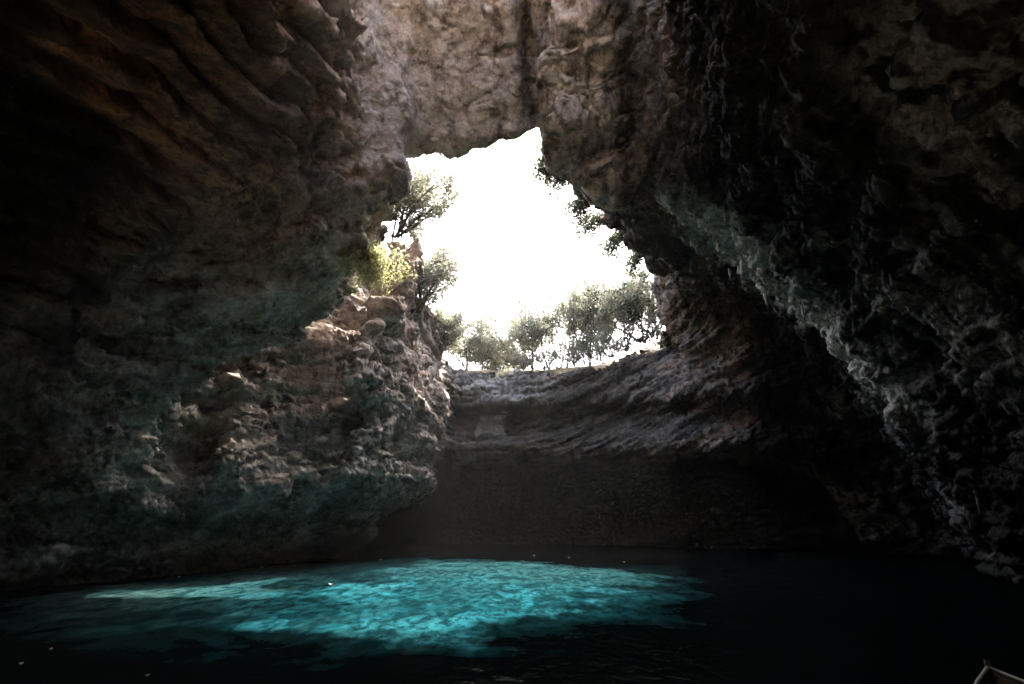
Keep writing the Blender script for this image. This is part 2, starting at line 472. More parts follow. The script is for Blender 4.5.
curt = sstep(42, 44, VR[:, 1])*sstep(9.2, 9.8, VR[:, 2])*sstep(12.4, 11.8, VR[:, 2])*sstep(3.5, 1.0, VR[:, 0])*np.clip(0.75+1.2*s2, 0, 1)  # pale dripstone band, lightened further to stand for haze
calc_light = np.maximum(calc_light, 0.55*curt)
calc_light = np.maximum(calc_light, sstep(44, 45, VR[:, 1])*sstep(0.12, 0.0, np.maximum(np.abs(VR[:, 0]+1.45)-0.75, np.abs(VR[:, 2]-8.2)-0.45) + 1.3*s2)*0.65)
zf = VR[:, 2] - 0.028*np.maximum(VR[:, 0]+2, 0)**2
fband = np.clip(0.5 + 1.7*fbm(np.stack([VR[:, 0]*0.22, VR[:, 1]*0.22, zf*2.3 + s1], 1), 3, gain=0.65, seed=96), 0, 1)
band = np.clip(0.5 + 1.6*fbm(np.stack([VR@BX*0.12, VR@BY*0.12, VR@BN*1.1 + 1.2*s1], 1), 3, gain=0.6, seed=95), 0, 1)
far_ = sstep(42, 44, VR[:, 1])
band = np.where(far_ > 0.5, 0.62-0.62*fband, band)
shaft = sstep(19.0, 23.5, VR[:, 1] + 1.5*s1)*sstep(-1, -3, VR[:, 0])*(1-far)  # light on the left wall painted in as paler rock
dark = np.clip(0.5 - 1.8*fbm(VR*np.array([0.55, 0.55, 0.25], np.float32), 3, seed=91), 0, 1)*(1-0.75*np.maximum(arch, flr))
crev = np.exp(-((st + 0.25 + 0.6*s2)/0.38)**2)*sstep(18, 19, VR[:, 1])*sstep(25.5, 24.3, VR[:, 1])*sstep(14, 15, VR[:, 2])
wq = np.stack([fbm(VR*0.35, 2, seed=41), fbm(VR*0.35, 2, seed=43), fbm(VR*0.35, 2, seed=45)], 1)
crk = sstep(0.88, 0.97, 1-2*np.abs(perlin(VR*0.42 + 0.5*wq, 67)))*np.maximum(arch, flr)
crev = np.maximum(crev, 0.3*crk)
pale = pale*(1-0.85*crev); dark = np.maximum(dark, crev)
vs_ = fbm(np.stack([VR[:, 0]*1.5 + s1, VR[:, 1]*0.5, VR[:, 2]*0.28], 1), 3, gain=0.6, seed=99)
dark = np.maximum(dark, arch*sstep(0.12, 0.32, vs_)*0.9); pale = pale*(1-0.55*arch*sstep(0.12, 0.32, vs_))
fl2 = np.abs(perlin(VR*np.array([1.9, 0.35, 0.5], np.float32), 63))
dark = np.maximum(dark, flr*sstep(0.16, 0.04, fl2)*0.9)
shade_paint = sstep(3.2, 6.0, st)*(1-far)*(1-flr)          # right vault: shade painted in as near black rock
shade_paint = np.maximum(shade_paint, sstep(19.5, 16, VR[:, 1] + 2*s2)*(1-orange)*(1-np.maximum(arch, flr)))  # shade of the near cave, painted the same way
shade_paint = np.maximum(shade_paint, 0.55*sstep(43, 44.5, VR[:, 1])*np.clip(0.9-1.5*s2 + 0.05*VR[:, 0], 0, 1))
shade_paint = np.maximum(shade_paint, sstep(42, 43, VR[:, 1])*sstep(6.3, 5.2, VR[:, 2] + 0.8*s2))  # shade under the cliff overhang, painted dark
wet = sstep(1.1, 0.4, VR[:, 2] + 0.6*s1)
shade_paint = np.maximum(shade_paint, sstep(-6.5, -8.5, VR[:, 0] + 1.6*s2 + 0.8*s1)*(1-orange)*sstep(24.0, 19.5, VR[:, 1] + 1.5*s2)*(0.5-1.0*s2-0.5*s1).clip(0, 1))

# ------------------------------------------------------------------ materials
def mat(name):
    m = bpy.data.materials.new(name); m.use_nodes = True
    nt = m.node_tree; nt.nodes.clear()
    out = nt.nodes.new("ShaderNodeOutputMaterial")
    return m, nt, out

def node(nt, kind, **kw):
    n = nt.nodes.new(kind)
    for k, v in kw.items():
        if hasattr(n, k) and k not in n.inputs: setattr(n, k, v)
        else: n.inputs[k].default_value = v
    return n

def mixc(nt, fac, a, b, blend='MIX'):
    n = nt.nodes.new("ShaderNodeMix"); n.data_type = 'RGBA'; n.blend_type = blend
    for sock, v in ((n.inputs[0], fac), (n.inputs[6], a), (n.inputs[7], b)):
        if isinstance(v, (tuple, list)): sock.default_value = (*v, 1) if len(v) == 3 else v
        elif isinstance(v, (int, float)): sock.default_value = v
        else: nt.links.new(v, sock)
    return n.outputs[2]

def ramp(nt, src, stops):
    n = nt.nodes.new("ShaderNodeValToRGB")
    cr = n.color_ramp
    while len(cr.elements) < len(stops): cr.elements.new(0.5)
    for e, (p, c) in zip(cr.elements, stops):
        e.position = p; e.color = (*c, 1) if isinstance(c, tuple) else (c, c, c, 1)
    nt.links.new(src, n.inputs[0]); return n.outputs[0]

def math_n(nt, op, a, b=None):
    n = nt.nodes.new("ShaderNodeMath"); n.operation = op
    for s, v in zip(n.inputs, (a, b)):
        if v is None: continue
        if isinstance(v, (int, float)): s.default_value = v
        else: nt.links.new(v, s)
    return n.outputs[0]

def attr(nt, name):
    n = nt.nodes.new("ShaderNodeAttribute"); n.attribute_name = name; return n.outputs["Fac"]

def rock_material():
    m, nt, out = mat("limestone")
    L = nt.links.new
    pos = nt.nodes.new("ShaderNodeNewGeometry").outputs["Position"]
    def noise(scale, detail=6, rough=0.6, vec=None, dist=0.0):
        n = node(nt, "ShaderNodeTexNoise", Scale=scale, Detail=detail, Roughness=rough, Distortion=dist)
        L(vec or pos, n.inputs["Vector"]); return n.outputs["Fac"]
    big, mid, fine = noise(0.5), noise(1.9, 8, 0.68, dist=0.6), noise(9, 5, 0.7)
    base = ramp(nt, mid, [(0.30, (0.04, 0.036, 0.033)), (0.45, (0.13, 0.115, 0.10)), (0.58, (0.22, 0.20, 0.18)), (0.72, (0.34, 0.315, 0.29))])
    base = mixc(nt, ramp(nt, big, [(0.42, 0.0), (0.62, 0.55)]), base, (0.30, 0.22, 0.16))
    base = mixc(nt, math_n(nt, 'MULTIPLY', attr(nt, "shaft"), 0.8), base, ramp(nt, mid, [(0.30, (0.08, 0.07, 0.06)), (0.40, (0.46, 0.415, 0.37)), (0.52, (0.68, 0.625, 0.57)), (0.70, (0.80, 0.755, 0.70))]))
    base = mixc(nt, math_n(nt, 'MULTIPLY', ramp(nt, attr(nt, "band"), [(0.54, 0.0), (0.70, 1.0)]), 0.5), base, (0.27, 0.15, 0.085))
    base = mixc(nt, math_n(nt, 'MULTIPLY', ramp(nt, attr(nt, "band"), [(0.26, 1.0), (0.38, 0.0)]), 0.6), base, (0.06, 0.056, 0.052))
    base = mixc(nt, math_n(nt, 'MULTIPLY', attr(nt, "pink"), 0.75), base, mixc(nt, fine, (0.36, 0.21, 0.155), (0.62, 0.46, 0.38)))
    base = mixc(nt, math_n(nt, 'MULTIPLY', attr(nt, "orange"), 1.0), base, mixc(nt, mid, (0.22, 0.10, 0.045), (0.66, 0.36, 0.18)))
    base = mixc(nt, math_n(nt, 'MULTIPLY', attr(nt, "green"), 0.4), base, mixc(nt, mid, (0.10, 0.12, 0.10), (0.40, 0.43, 0.38)))
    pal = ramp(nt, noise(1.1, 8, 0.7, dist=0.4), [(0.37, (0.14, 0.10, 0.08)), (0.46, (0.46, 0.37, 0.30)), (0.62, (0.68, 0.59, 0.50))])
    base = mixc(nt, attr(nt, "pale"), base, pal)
    # dark algae and seepage streaks
    dk = math_n(nt, 'MULTIPLY', attr(nt, "dark"), ramp(nt, noise(2.6, 6, 0.7), [(0.40, 0.0), (0.58, 1.0)]))
    base = mixc(nt, math_n(nt, 'MULTIPLY', dk, 0.85), base, (0.035, 0.033, 0.03))
    dp = math_n(nt, 'MULTIPLY', attr(nt, "shade_paint"), math_n(nt, 'SUBTRACT', 1.0, attr(nt, "pale")))
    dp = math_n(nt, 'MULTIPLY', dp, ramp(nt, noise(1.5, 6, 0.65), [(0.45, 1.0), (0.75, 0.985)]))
    base = mixc(nt, dp, base, (0.008, 0.0075, 0.0065))  # painted shade on the unlit walls
    base = mixc(nt, math_n(nt, 'MULTIPLY', attr(nt, "calc_light"), ramp(nt, mid, [(0.36, 0.15), (0.52, 1.0)])), base, mixc(nt, fine, (0.40, 0.385, 0.34), (0.62, 0.60, 0.54)))
    base = mixc(nt, math_n(nt, 'MULTIPLY', attr(nt, "wet"), 0.8), base, (0.02, 0.021, 0.018))
    pit = ramp(nt, noise(4.2, 7, 0.72, dist=0.5), [(0.40, 1.0), (0.50, 0.0)])
    base = mixc(nt, math_n(nt, 'MULTIPLY', pit, math_n(nt, 'SUBTRACT', 0.62, math_n(nt, 'MULTIPLY', math_n(nt, 'MAXIMUM', attr(nt, "shaft"), attr(nt, "pale")), 0.22))), base, (0.035, 0.032, 0.028))
    base = mixc(nt, 0.7, base, mixc(nt, fine, (0.2, 0.2, 0.2), (0.85, 0.85, 0.85)), 'OVERLAY')
    bs = nt.nodes.new("ShaderNodeBsdfPrincipled")
    L(base, bs.inputs["Base Color"])
    L(ramp(nt, mid, [(0.3, 0.55), (0.6, 0.9)]), bs.inputs["Roughness"])
    bs.inputs["Specular IOR Level"].default_value = 0.08
    vor = node(nt, "ShaderNodeTexVoronoi", Scale=3.2); vor.feature = 'DISTANCE_TO_EDGE'
    wv = nt.nodes.new("ShaderNodeVectorMath"); wv.operation = 'ADD'
    nz_ = node(nt, "ShaderNodeTexNoise", Scale=2.0, Detail=3.0); L(pos, nz_.inputs["Vector"])
    L(pos, wv.inputs[0]); L(nz_.outputs["Color"], wv.inputs[1]); L(wv.outputs[0], vor.inputs["Vector"])
    h = math_n(nt, 'ADD', math_n(nt, 'MULTIPLY', ramp(nt, vor.outputs["Distance"], [(0.0, 0.0), (0.10, 1.0)]), 0.04),
               math_n(nt, 'ADD', math_n(nt, 'MULTIPLY', fine, 0.5), math_n(nt, 'MULTIPLY', noise(24, 4, 0.7), 0.25)))
    bp = node(nt, "ShaderNodeBump", Strength=1.0, Distance=0.16)
    L(h, bp.inputs["Height"]); L(bp.outputs[0], bs.inputs["Normal"]); L(bs.outputs[0], out.inputs[0])
    return m

def ground_material():
    m, nt, out = mat("dry_grass_soil")
    L = nt.links.new
    pos = nt.nodes.new("ShaderNodeNewGeometry").outputs["Position"]
    n = node(nt, "ShaderNodeTexNoise", Scale=1.4, Detail=8.0, Roughness=0.7); L(pos, n.inputs["Vector"])
    c = ramp(nt, n.outputs["Fac"], [(0.35, (0.07, 0.075, 0.03)), (0.5, (0.17, 0.13, 0.07)), (0.66, (0.34, 0.27, 0.17))])
    bs = node(nt, "ShaderNodeBsdfPrincipled", Roughness=0.95)
    L(c, bs.inputs["Base Color"])
    bp = node(nt, "ShaderNodeBump", Strength=0.8, Distance=0.1); L(n.outputs["Fac"], bp.inputs["Height"])
    L(bp.outputs[0], bs.inputs["Normal"]); L(bs.outputs[0], out.inputs[0])
    return m

def water_material():
    m, nt, out = mat("lake_water")
    L = nt.links.new
    pos = nt.nodes.new("ShaderNodeNewGeometry").outputs["Position"]
    def noise(scale, detail, rough, sx=1, sy=1, dist=0.0):
        mp = nt.nodes.new("ShaderNodeMapping"); mp.inputs["Scale"].default_value = (sx, sy, 1)
        L(pos, mp.inputs["Vector"])
        n = node(nt, "ShaderNodeTexNoise", Scale=scale, Detail=detail, Roughness=rough, Distortion=dist)
        L(mp.outputs[0], n.inputs["Vector"]); return n.outputs["Fac"]
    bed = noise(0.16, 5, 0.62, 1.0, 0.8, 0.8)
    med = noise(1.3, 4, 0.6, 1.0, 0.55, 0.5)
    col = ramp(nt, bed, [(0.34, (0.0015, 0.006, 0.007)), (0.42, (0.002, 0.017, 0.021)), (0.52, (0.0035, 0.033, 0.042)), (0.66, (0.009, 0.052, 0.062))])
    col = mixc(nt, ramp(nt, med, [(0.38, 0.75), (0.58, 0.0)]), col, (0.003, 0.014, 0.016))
    # wall reflections painted into the colour: grey green far off, paler and yellower left
    sx = nt.nodes.new("ShaderNodeSeparateXYZ"); L(pos, sx.inputs[0])
    wob = math_n(nt, 'MULTIPLY', math_n(nt, 'SUBTRACT', noise(0.3, 4, 0.6), 0.5), 10.0)
    fr_ = math_n(nt, 'ADD', math_n(nt, 'ADD', sx.outputs["Y"], wob), math_n(nt, 'MULTIPLY', sx.outputs["X"], 0.5))
    wall_refl = nt.nodes.new("ShaderNodeMapRange"); wall_refl.inputs[1].default_value = 21.0; wall_refl.inputs[2].default_value = 29.0; L(fr_, wall_refl.inputs[0])
    col = mixc(nt, math_n(nt, 'MULTIPLY', wall_refl.outputs[0], 0.8), col, mixc(nt, med, (0.002, 0.007, 0.008), (0.010, 0.027, 0.027)))
    lf = nt.nodes.new("ShaderNodeMapRange"); lf.inputs[1].default_value = -6.0; lf.inputs[2].default_value = -11.0; L(math_n(nt, 'ADD', sx.outputs["X"], math_n(nt, 'MULTIPLY', wob, 0.3)), lf.inputs[0])
    col = mixc(nt, math_n(nt, 'MULTIPLY', lf.outputs[0], 0.75), col, mixc(nt, med, (0.004, 0.010, 0.009), (0.024, 0.038, 0.029)))
    # ripple light and dark painted into the colour
    rip = noise(1.7, 3, 0.6, 1, 0.42, 0.7); rip2 = noise(4.6, 4, 0.65, 1, 0.32, 0.5)
    col = mixc(nt, ramp(nt, rip, [(0.42, 0.8), (0.52, 0.0)]), col, (0.0008, 0.006, 0.0075))
    col = mixc(nt, ramp(nt, rip2, [(0.40, 0.75), (0.50, 0.0)]), col, (0.0008, 0.005, 0.006))
    col = mixc(nt, ramp(nt, rip2, [(0.58, 0.0), (0.68, 0.4)]), col, (0.012, 0.056, 0.066))
    # painted light and shade: water colour darkened round the sunlit patch under the opening
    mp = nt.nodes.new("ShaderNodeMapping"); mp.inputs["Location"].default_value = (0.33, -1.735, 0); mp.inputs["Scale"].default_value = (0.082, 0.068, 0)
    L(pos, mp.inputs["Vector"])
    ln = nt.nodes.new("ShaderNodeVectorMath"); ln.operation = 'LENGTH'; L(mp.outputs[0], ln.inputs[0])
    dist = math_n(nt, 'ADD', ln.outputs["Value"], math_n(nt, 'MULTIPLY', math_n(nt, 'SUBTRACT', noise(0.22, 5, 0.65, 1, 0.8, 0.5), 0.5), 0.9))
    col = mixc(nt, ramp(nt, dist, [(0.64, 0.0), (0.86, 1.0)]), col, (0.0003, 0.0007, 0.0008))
    df = nt.nodes.new("ShaderNodeBsdfDiffuse"); gl = node(nt, "ShaderNodeBsdfGlossy", Roughness=0.10)
    L(col, df.inputs[0])
    w = math_n(nt, 'ADD', math_n(nt, 'MULTIPLY', noise(0.9, 3, 0.5, 1, 0.6), 1.0),
               math_n(nt, 'ADD', math_n(nt, 'MULTIPLY', noise(3.2, 3, 0.55, 1, 0.55, 0.4), 0.35), math_n(nt, 'MULTIPLY', noise(10, 2, 0.5, 1, 0.6), 0.07)))
    bp = node(nt, "ShaderNodeBump", Strength=0.7, Distance=0.16)
    L(w, bp.inputs["Height"]); L(bp.outputs[0], df.inputs["Normal"]); L(bp.outputs[0], gl.inputs["Normal"])
    fr = node(nt, "ShaderNodeFresnel", IOR=1.33)
    mx = nt.nodes.new("ShaderNodeMixShader"); L(math_n(nt, 'MULTIPLY', fr.outputs[0], 0.016), mx.inputs[0])
    L(df.outputs[0], mx.inputs[1]); L(gl.outputs[0], mx.inputs[2]); L(mx.outputs[0], out.inputs[0])
    return m

def leaf_material(name, a, b, trans=0.45):
    m, nt, out = mat(name)
    L = nt.links.new
    n = node(nt, "ShaderNodeTexNoise", Scale=2.2, Detail=3.0)
    L(nt.nodes.new("ShaderNodeNewGeometry").outputs["Position"], n.inputs["Vector"])
    c = ramp(nt, n.outputs["Fac"], [(0.36, a), (0.64, b)])
    d = nt.nodes.new("ShaderNodeBsdfDiffuse"); t = nt.nodes.new("ShaderNodeBsdfTranslucent")
    L(c, d.inputs[0]); L(c, t.inputs[0])
    mx = nt.nodes.new("ShaderNodeMixShader"); mx.inputs[0].default_value = trans
    L(d.outputs[0], mx.inputs[1]); L(t.outputs[0], mx.inputs[2]); L(mx.outputs[0], out.inputs[0])
    return m

def plain(name, a, b, scale=6, rough=0.8, stretch=(1, 1, 1)):
    m, nt, out = mat(name)
    L = nt.links.new
    mp = nt.nodes.new("ShaderNodeMapping"); mp.inputs["Scale"].default_value = stretch
    L(nt.nodes.new("ShaderNodeTexCoord").outputs["Object"], mp.inputs["Vector"])
    n = node(nt, "ShaderNodeTexNoise", Scale=scale, Detail=6.0, Roughness=0.65); L(mp.outputs[0], n.inputs["Vector"])
    bs = node(nt, "ShaderNodeBsdfPrincipled", Roughness=rough)
    L(ramp(nt, n.outputs["Fac"], [(0.35, a), (0.65, b)]), bs.inputs["Base Color"])
    bp = node(nt, "ShaderNodeBump", Strength=0.5, Distance=0.02); L(n.outputs["Fac"], bp.inputs["Height"])
    L(bp.outputs[0], bs.inputs["Normal"]); L(bs.outputs[0], out.inputs[0])
    return m

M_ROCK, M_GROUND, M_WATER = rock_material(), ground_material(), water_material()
M_BARK = plain("bark", (0.05, 0.042, 0.035), (0.16, 0.14, 0.12), 9)
M_LEAF = leaf_material("grey_green_leaves", (0.15, 0.155, 0.115), (0.29, 0.295, 0.23))
M_LEAFD = leaf_material("dark_leaves", (0.035, 0.045, 0.025), (0.075, 0.085, 0.05))
M_LEAFY = leaf_material("yellow_green_leaves", (0.26, 0.26, 0.11), (0.46, 0.45, 0.25), 0.5)

# ------------------------------------------------------------------ setting objects
cen = VR[QR].mean(1)
cst = cen[:, 0] - np.interp(cen[:, 1], gy, XR)
cf = cen[:, 1] > 43.5 - 0.28*np.maximum(cen[:, 0]-6, 0)
xlw = np.interp(cen[:, 1], [-9, 14, 24, 28, 46], [-7.5, -7.5, -5.2, -4.4, -3.2])
is_left = (cen[:, 0] < xlw) & ~cf
is_right = (cst > 6.0) & ~cf & ~is_left
is_back = (cen[:, 1] < -1.5) & ~is_left & ~is_right
reg = np.where(cf, 3, np.where(is_left, 0, np.where(is_right, 1, 2)))
allm = dict(orange=orange, pink=pink, green=green, pale=pale, dark=dark, shade_paint=shade_paint, band=band, shaft=shaft, wet=wet, calc_light=calc_light)
for k, (nm, lb) in enumerate([("wall_left", "rough grey and rust brown rock wall of the cave along the left side"),
                              ("wall_right", "dark leaning rock vault of the cave on the right with a painted wash of pale light"),
                              ("ceiling", "cave roof of pale mottled rock in front of the sky opening"),
                              ("cliff", "layered grey cliff with an undercut base at the far side of the lake")]):
    q = QR[reg == k]
    used = np.unique(q); mm = np.full(len(VR), -1, np.int64); mm[used] = np.arange(len(used))
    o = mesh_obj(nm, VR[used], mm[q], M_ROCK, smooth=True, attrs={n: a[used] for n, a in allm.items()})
    tag(o, lb, kind="structure")

# ground above, plus a far sheet to the horizon
o = mesh_obj("ground", VG, QG, M_GROUND, smooth=True)
tag(o, "dry grass and soil on the ground above the cave", kind="structure")
hz = []
for gxx in np.linspace(-60, 60, 41):
    for gyy in np.linspace(58.5, 118, 41):
        d = gyy-58.5
        hz.append((gxx, gyy, 13.8 - 0.01*d + 0.6*math.sin(gxx*.05)*min(1, d/30)))
hq = [(i*41+j, (i+1)*41+j, (i+1)*41+j+1, i*41+j+1) for i in range(40) for j in range(40)]
tag(mesh_obj("terrain", np.array(hz), np.array(hq), M_GROUND, smooth=True), "open land reaching back from the cave rim", kind="structure")

# unseen gravel bank added below the viewpoint to bounce sunlight onto the roof
gb = []
for i in range(49):
    for j_ in range(49):
        x, y = -7.5 + 12*i/48, -4.5 + 13.2*j_/48
        e = min(x+7.5, 4.5-x, 8.7-y)
        gb.append((x, y, -0.5 + 0.9*min(1, e/1.6)**0.7))
gb = np.array(gb, np.float32); gb[:, 2] += 0.10*fbm(gb*1.7, 3, seed=111) + 0.25*fbm(gb*0.4, 2, seed=113)
tag(mesh_obj("bounce_bank", gb, np.array([(i*49+j, (i+1)*49+j, (i+1)*49+j+1, i*49+j+1) for i in range(48) for j in range(48)]),
             plain("bounce_gravel", (0.42, 0.34, 0.25), (0.66, 0.56, 0.44), 7, 0.9), smooth=True), "added unseen bank of pale gravel that bounces sunlight to the roof", kind="structure")

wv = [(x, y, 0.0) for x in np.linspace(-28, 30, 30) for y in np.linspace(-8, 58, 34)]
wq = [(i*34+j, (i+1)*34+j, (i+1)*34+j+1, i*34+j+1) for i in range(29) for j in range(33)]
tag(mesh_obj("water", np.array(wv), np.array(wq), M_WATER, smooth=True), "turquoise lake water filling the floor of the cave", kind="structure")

# ------------------------------------------------------------------ vegetation
class Geo:
    def __init__(s): s.v = []; s.f = []
    def tube(s, p0, p1, r0, r1, n=6):
        p0, p1 = Vector(p0), Vector(p1); d = (p1-p0).normalized()
        a = d.orthogonal().normalized(); b = d.cross(a); k = len(s.v)
        for p, r in ((p0, r0), (p1, r1)):
            for i in range(n):
                t = 2*math.pi*i/n
                s.v.append(tuple(p + a*(r*math.cos(t)) + b*(r*math.sin(t))))
        for i in range(n):
            j = (i+1) % n; s.f.append((k+i, k+j, k+n+j, k+n+i))
    def path(s, pts, radii, n=6):
        for i in range(len(pts)-1): s.tube(pts[i], pts[i+1], radii[i], radii[i+1], n)
    def build(s, name, m, parent, smooth=True):
        return mesh_obj(name, np.array(s.v), np.array(s.f), m, parent, smooth)

def leaves(centres, n_per, spread, size, rng):
    """many small folded leaf faces scattered round the twig ends"""
    c = np.repeat(np.array(centres, np.float32), n_per, axis=0)
    n = len(c)
    off = rng.normal(size=(n, 3)).astype(np.float32)
    off *= (spread*rng.rand(n, 1)**0.5/np.maximum(np.linalg.norm(off, axis=1, keepdims=True), 1e-6))
    off[:, 2] *= 0.75
    p = c+off
    a = rng.normal(size=(n, 3)); a /= np.linalg.norm(a, axis=1, keepdims=True)
    b = np.cross(a, rng.normal(size=(n, 3))); b /= np.linalg.norm(b, axis=1, keepdims=True)
    s = size*(0.6+0.8*rng.rand(n, 1))
    v = np.stack([p-a*s, p-b*s*0.42, p+a*s, p+b*s*0.42], 1).reshape(-1, 3)
    return v, np.arange(n*4).reshape(n, 4)

def grow(rng, h, spread, lean=(0, 0), stems=1, levels=3, base_clear=0.35, tw=0.05):
    g = Geo(); tips = []
    def branch(p, d, length, r, lev):
        pts = [p]; rad = [r]; q = p.copy(); dd = d.copy(); k = 4
        for i in range(k):
            dd = (dd + Vector(rng.normal(size=3))*0.16 + Vector((0, 0, 0.05))).normalized()
            q = q + dd*(length/k); pts.append(q.copy()); rad.append(r*(1-0.5*(i+1)/k))
            if lev >= levels-1: tips.append(tuple(q))
        g.path(pts, rad, 6 if lev == 0 else 4)
        if lev < levels:
            m = 4 if lev == 0 else 3
            for i in range(m):
                t = base_clear + (1-base_clear)*(i+rng.rand())/m if lev == 0 else 0.35+0.65*(i+rng.rand())/m
                f = t*k; a = min(int(f), k-1); o = pts[a].lerp(pts[a+1], f-a)
                ang = rng.rand()*6.283
                side = Vector((math.cos(ang), math.sin(ang), 0.35+0.4*rng.rand()))
                nd = (dd*0.45 + side*spread).normalized()
                branch(o, nd, length*(0.55+0.25*rng.rand())*(1-0.25*t), r*0.5, lev+1)
    for s_ in range(stems):
        d0 = Vector((lean[0]+rng.normal()*0.12, lean[1]+rng.normal()*0.12, 1)).normalized()
        if stems > 1: d0 = (d0 + Vector(rng.normal(size=3))*0.3).normalized()
        branch(Vector((rng.normal()*0.1*(stems > 1), rng.normal()*0.1*(stems > 1), -0.25)), d0, h*0.62*(0.8+0.4*rng.rand()), tw, 0)
    return g, tips

def tree(name, loc, h, seed, label, cat, m, spread=0.9, lean=(0, 0), stems=1, n_leaf=26, blob=0.4, size=0.1, levels=2, group=None, clear=0.4, tw=0.06):
    rng = np.random.RandomState(seed)
    g, tips = grow(rng, h, spread, lean, stems, levels, clear, tw)
    root = empty(name, loc)
    tag(root, label, cat, group)
    g.build("trunk", M_BARK, root)
    v, f = leaves(tips, n_leaf, blob, size, rng)
    mesh_obj("crown", v, f, m, root)
    return root

# ground height lookup
def ground_z(x, y):
    return float(T[min(nx-1, int((x-X0)/VX)), min(ny-1, int((y-Y0)/VX))])

GF = "trees along the rim of the far cliff"
far_trees = [
    (-3.2, 48.5, 2.5, "low rounded hazy bush at the left end of the far cliff rim", "rim_shrub"),
    (-2.3, 50.5, 2.2, "small bush between the rounded bush and the narrow upright tree", "rim_shrub"),
    (-0.9, 51.0, 3.2, "narrow upright tree standing alone left of the gap in the rim trees", "rim_tree"),
    (0.4, 52.0, 2.3, "short faint bush right behind the sunlit grass of the rim", "rim_shrub"),
    (1.6, 48.5, 2.6, "low tree at the left end of the row of thin rim trees", "rim_tree"),
    (2.7, 48.2, 3.6, "slender tree with an airy crown, first tall one of the rim row", "rim_tree"),
    (3.7, 48.0, 4.1, "tallest slender tree of the rim row, second tall one from the left", "rim_tree"),
    (4.6, 48.6, 3.7, "slim rim tree just right of the tallest one", "rim_tree"),
    (5.4, 47.8, 4.0, "thin trunked tree in the middle of the rim row", "rim_tree"),
    (6.3, 48.2, 3.7, "thin trunked tree right of the middle of the rim row", "rim_tree"),
    (7.1, 47.6, 3.6, "leaning thin tree near the right end of the rim row", "rim_tree"),
    (7.9, 47.4, 3.3, "last thin tree of the rim row before the dark bushy one", "rim_tree"),
]
for i, (x, y, h, lb, nm) in enumerate(far_trees):
    sh_ = nm == "rim_shrub"
    tree(nm, (x, y-1.2, ground_z(x, y-1.2)), h*1.65, 100+i, lb, "shrub" if sh_ else "tree", M_LEAF, spread=0.95 if sh_ else 0.65,
         stems=5 if sh_ else 4, n_leaf=18 if sh_ else 17, blob=0.45, size=0.10, levels=2, group=GF, clear=0.1 if sh_ else 0.45, tw=0.05)
tree("rim_tree", (9.0, 46.0, ground_z(9.0, 46.0)), 5.4, 140, "dark dense bushy tree at the right end of the far rim", "tree", M_LEAFD,
     spread=0.9, stems=3, n_leaf=26, blob=0.55, size=0.11, clear=0.2, group=GF, tw=0.08)
tree("rim_tree", (10.2, 46.6, ground_z(10.2, 46.6)), 6.0, 141, "pale sunlit bush behind the dark bushy tree beside the right jamb", "tree", M_LEAF,
     spread=0.9, stems=3, n_leaf=24, blob=0.55, size=0.11, clear=0.2, group=GF, tw=0.08)

for i, (x, y, h, lb) in enumerate([(2.2, 45.9, 1.5, "low scrub under the first tall slender rim tree"), (4.2, 45.7, 1.7, "low scrub under the tallest slender rim tree"),
        (5.9, 45.7, 1.8, "low scrub under the middle of the row of thin rim trees"), (7.4, 45.4, 2.2, "dark scrub under the right end of the row of thin rim trees"),
        (8.7, 45.2, 2.5, "dark scrub in front of the dense bushy tree at the right end of the rim"), (0.8, 46.3, 1.0, "tiny scrub beside the sunlit grass on the far rim"), (3.2, 46.6, 2.2, "taller scrub between the first two tall slender rim trees"), (5.1, 46.4, 2.2, "taller scrub behind the middle of the thin rim trees"), (6.7, 45.8, 2.3, "taller scrub left of the dark scrub on the rim"), (8.0, 45.9, 2.6, "tall scrub between the last thin rim tree and the dark bushy tree"), (9.7, 45.0, 2.6, "tall scrub against the right jamb of the opening")]):
    rng = np.random.RandomState(160+i); g = Geo(); tips = []
    for k in range(26):
        a, q = rng.rand()*6.283, rng.rand()**0.5
        e = Vector((math.cos(a)*q*h*1.15, math.sin(a)*q*h*0.5, 1.3*h*(0.15+0.65*rng.rand()*(1-0.6*q)))); tips.append(tuple(e))
        g.path([Vector((0, 0, -0.2)), e*0.5 + Vector((0, 0, 0.1)), e], [0.02, 0.015, 0.008], 4)
    root = empty("rim_scrub", (x, y, ground_z(x, y))); tag(root, lb, "shrub", "scrub along the far cliff rim")
    g.build("stems", M_BARK, root); v, f = leaves(tips, 34, 0.36, 0.08, rng); mesh_obj("foliage", v, f, M_LEAF if i != 3 else M_LEAFD, root)

GL = "shrubs growing from the top of the left wall"
for k, (y, z, h, lb) in enumerate([(30.5, 15.4, 4.6, "upper grey green shrub leaning out from the left wall beside the roof opening"),
        (36.6, 13.4, 5.2, "lower bushy shrub on the left wall above the far corner"), (41.8, 12.2, 3.2, "small dark shrub low on the left wall just before the far corner")]):
    x = float(np.interp(y, gy, XL[:, int((z-Z0)/VX)])) - 0.2
    tree("cliff_shrub", (x, y, z), h, 201+k, lb, "shrub", M_LEAF, spread=1.0, lean=(0.45, 0), stems=8, n_leaf=26, blob=0.5, size=0.08, clear=0.05, group=GL)

def hit(o, d):
    """first rock surface met from a point in a direction"""
    o, d = Vector(o), Vector(d).normalized(); best = None
    for nm in ("wall_left", "wall_right", "ceiling", "cliff"):
        ok, p, n, _ = bpy.data.objects[nm].ray_cast(o, d)
        if ok and (best is None or (p-o).length < (best[0]-o).length): best = (p, n)
    return best

